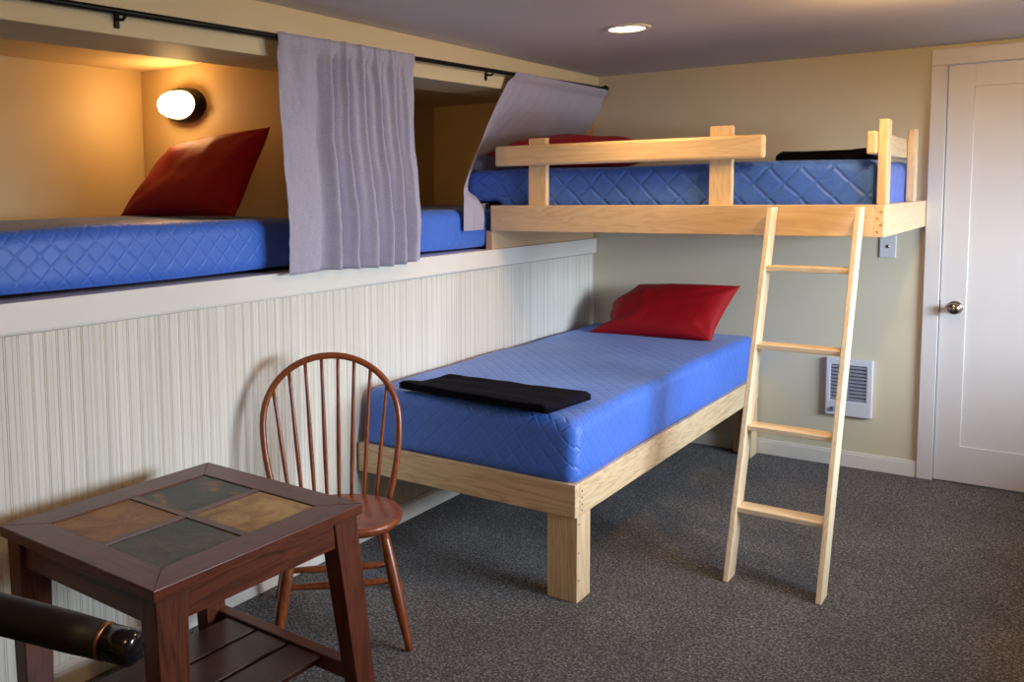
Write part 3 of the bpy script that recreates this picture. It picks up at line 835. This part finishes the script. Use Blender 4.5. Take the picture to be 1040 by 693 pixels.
for sy in (-1, 1):
    y1 = sy*(hy-ins-.012); ys = sorted((y1, y1-sy*.02))
    obj('apron', G().box(-hx+ins+lxw-.006, hx-ins-lxw+.006, ys[0], ys[1], az0, zt0-.0005, .002, Tm), 'mahogany_x', tb)
for sx in (-1, 1):
    x1 = sx*(hx-ins-.004); xs = sorted((x1, x1-sx*.02))
    obj('apron', G().box(xs[0], xs[1], -hy+ins+lyw-.006, hy-ins-lyw+.006, az0, zt0-.0005, .002, Tm), 'mahogany_y', tb)
for sy in (-1, 1):
    yc = sy*(hy-ins-.045)+(.035 if sy > 0 else 0)
    obj('stretcher', G().box(-hx+.055, hx-.045, yc-.02, yc+.02, .128, .174, .003, Tm), 'mahogany_x', tb)
for xc in (-.135, .0, .135):
    obj('shelf_slat', G().box(xc-.06, xc+.06, -hy+ins+.068, hy-ins-.030, .150, .166, .002, Tm), 'darkwood', tb)

# ------------------------------------------------------------------ dark armchair at the frame's lower left corner
ac = thing('armchair', (.54, -4.57, 0), 'dark leather armchair beside the near end of the tiled table', 'armchair')
AR = Matrix.Translation((1.00, -4.140, 0)) @ Matrix.Rotation(math.radians(17), 4, 'Z')
def ap(x, y, z): return AR @ Vector((x, y, z))
for yy in (0, -.60):
    pts = [ap(-.86, yy-.02, .700), ap(-.66, yy-.012, .682), ap(-.45, yy-.004, .664), ap(-.28, yy, .654), ap(-.13, yy, .645), ap(-.055, yy, .640)]
    ar = obj('armrest', G().tube(pts, [.034, .036, .038, .038, .037, .034], 20), 'hide', ac)
    d_ = (Vector(pts[-1])-Vector(pts[-2])).normalized()
    g = G(); g.lathe([(0, 0), (.0345, 0), (.0352, .002), (.0352, .005), (.034, .007), (0, .007)], Vector(pts[-1])-d_*.002, d_, 24)
    obj('end_ring', g, 'brass', ar)
    g = G(); g.lathe([(0, 0), (.033, 0), (.0335, .045), (.032, .056), (.026, .063), (.012, .066), (0, .066)], Vector(pts[-1])+d_*.005, d_, 24)
    obj('end_cap', g, 'gloss_black', ar)
    obj('arm_post', G().tube([ap(-.36, yy, .645), ap(-.38, yy, .50), ap(-.38, yy, .30), ap(-.35, yy, .003)], [.024, .024, .023, .02], 12), 'hide', ac)
    obj('rear_leg', G().tube([ap(-.86, yy-.01, .70), ap(-.88, yy, .45), ap(-.95, yy, .003)], [.022, .024, .02], 12), 'hide', ac)
def cush(x0, x1, y0, y1, z0, z1, r, sh=0):
    g = rbox(x0, x1, y0, y1, z0, z1, r, step=.03, amp=0, puff=.006, quilt=1)
    g.v = [tuple(ap(x-sh*z, y, z)) for x, y, z in g.v]
    return g
obj('seat_cushion', cush(-.86, -.30, -.55, -.05, .34, .45, .04), 'hide', ac)
obj('back_cushion', cush(-.84, -.74, -.56, -.04, .44, .90, .04, .16), 'hide', ac)

# ------------------------------------------------------------------ light and sky
l = bpy.data.lights.new('daylight', 'AREA'); l.shape = 'RECTANGLE'; l.size = 2.1; l.size_y = 1.0; l.energy = 375; l.color = (.74, .87, 1.0)
o = bpy.data.objects.new('daylight', l); COL.objects.link(o)
o.location = (5.2, -1.9, 1.66)
o.rotation_euler = Vector((-1, 0, -.12)).to_track_quat('-Z', 'Y').to_euler()
wd = bpy.data.worlds.new('sky'); sc.world = wd; wd.use_nodes = True
bg = wd.node_tree.nodes['Background']; bg.inputs[0].default_value = (.75, .87, 1, 1); bg.inputs[1].default_value = .8

# ------------------------------------------------------------------ camera
cam = bpy.data.cameras.new('camera'); co = bpy.data.objects.new('camera', cam); COL.objects.link(co); sc.camera = co
f_px, cx, cy = 917.5, 404.72, 277.09
yaw, pitch, roll = .6435, .0877, -.0124
fw = Vector((-math.sin(yaw)*math.cos(pitch), math.cos(yaw)*math.cos(pitch), -math.sin(pitch)))
r = Vector((math.cos(yaw), math.sin(yaw), 0)); u = r.cross(fw)
r2 = r*math.cos(roll)+u*math.sin(roll); u2 = -r*math.sin(roll)+u*math.cos(roll)
Mx = Matrix((r2, u2, -fw)).transposed().to_4x4(); Mx.translation = (2.3441, -5.1049, 1.4544); co.matrix_world = Mx
cam.sensor_width = 36; cam.sensor_fit = 'HORIZONTAL'; cam.lens = 36*f_px/1040
cam.shift_x = (520-cx)/1040; cam.shift_y = -(346.5-cy)/1040; cam.clip_start = .05

sc.view_settings.view_transform = 'Standard'; sc.view_settings.look = 'None'
sc.view_settings.exposure = 0; sc.view_settings.gamma = 1; sc.view_settings.use_curve_mapping = False
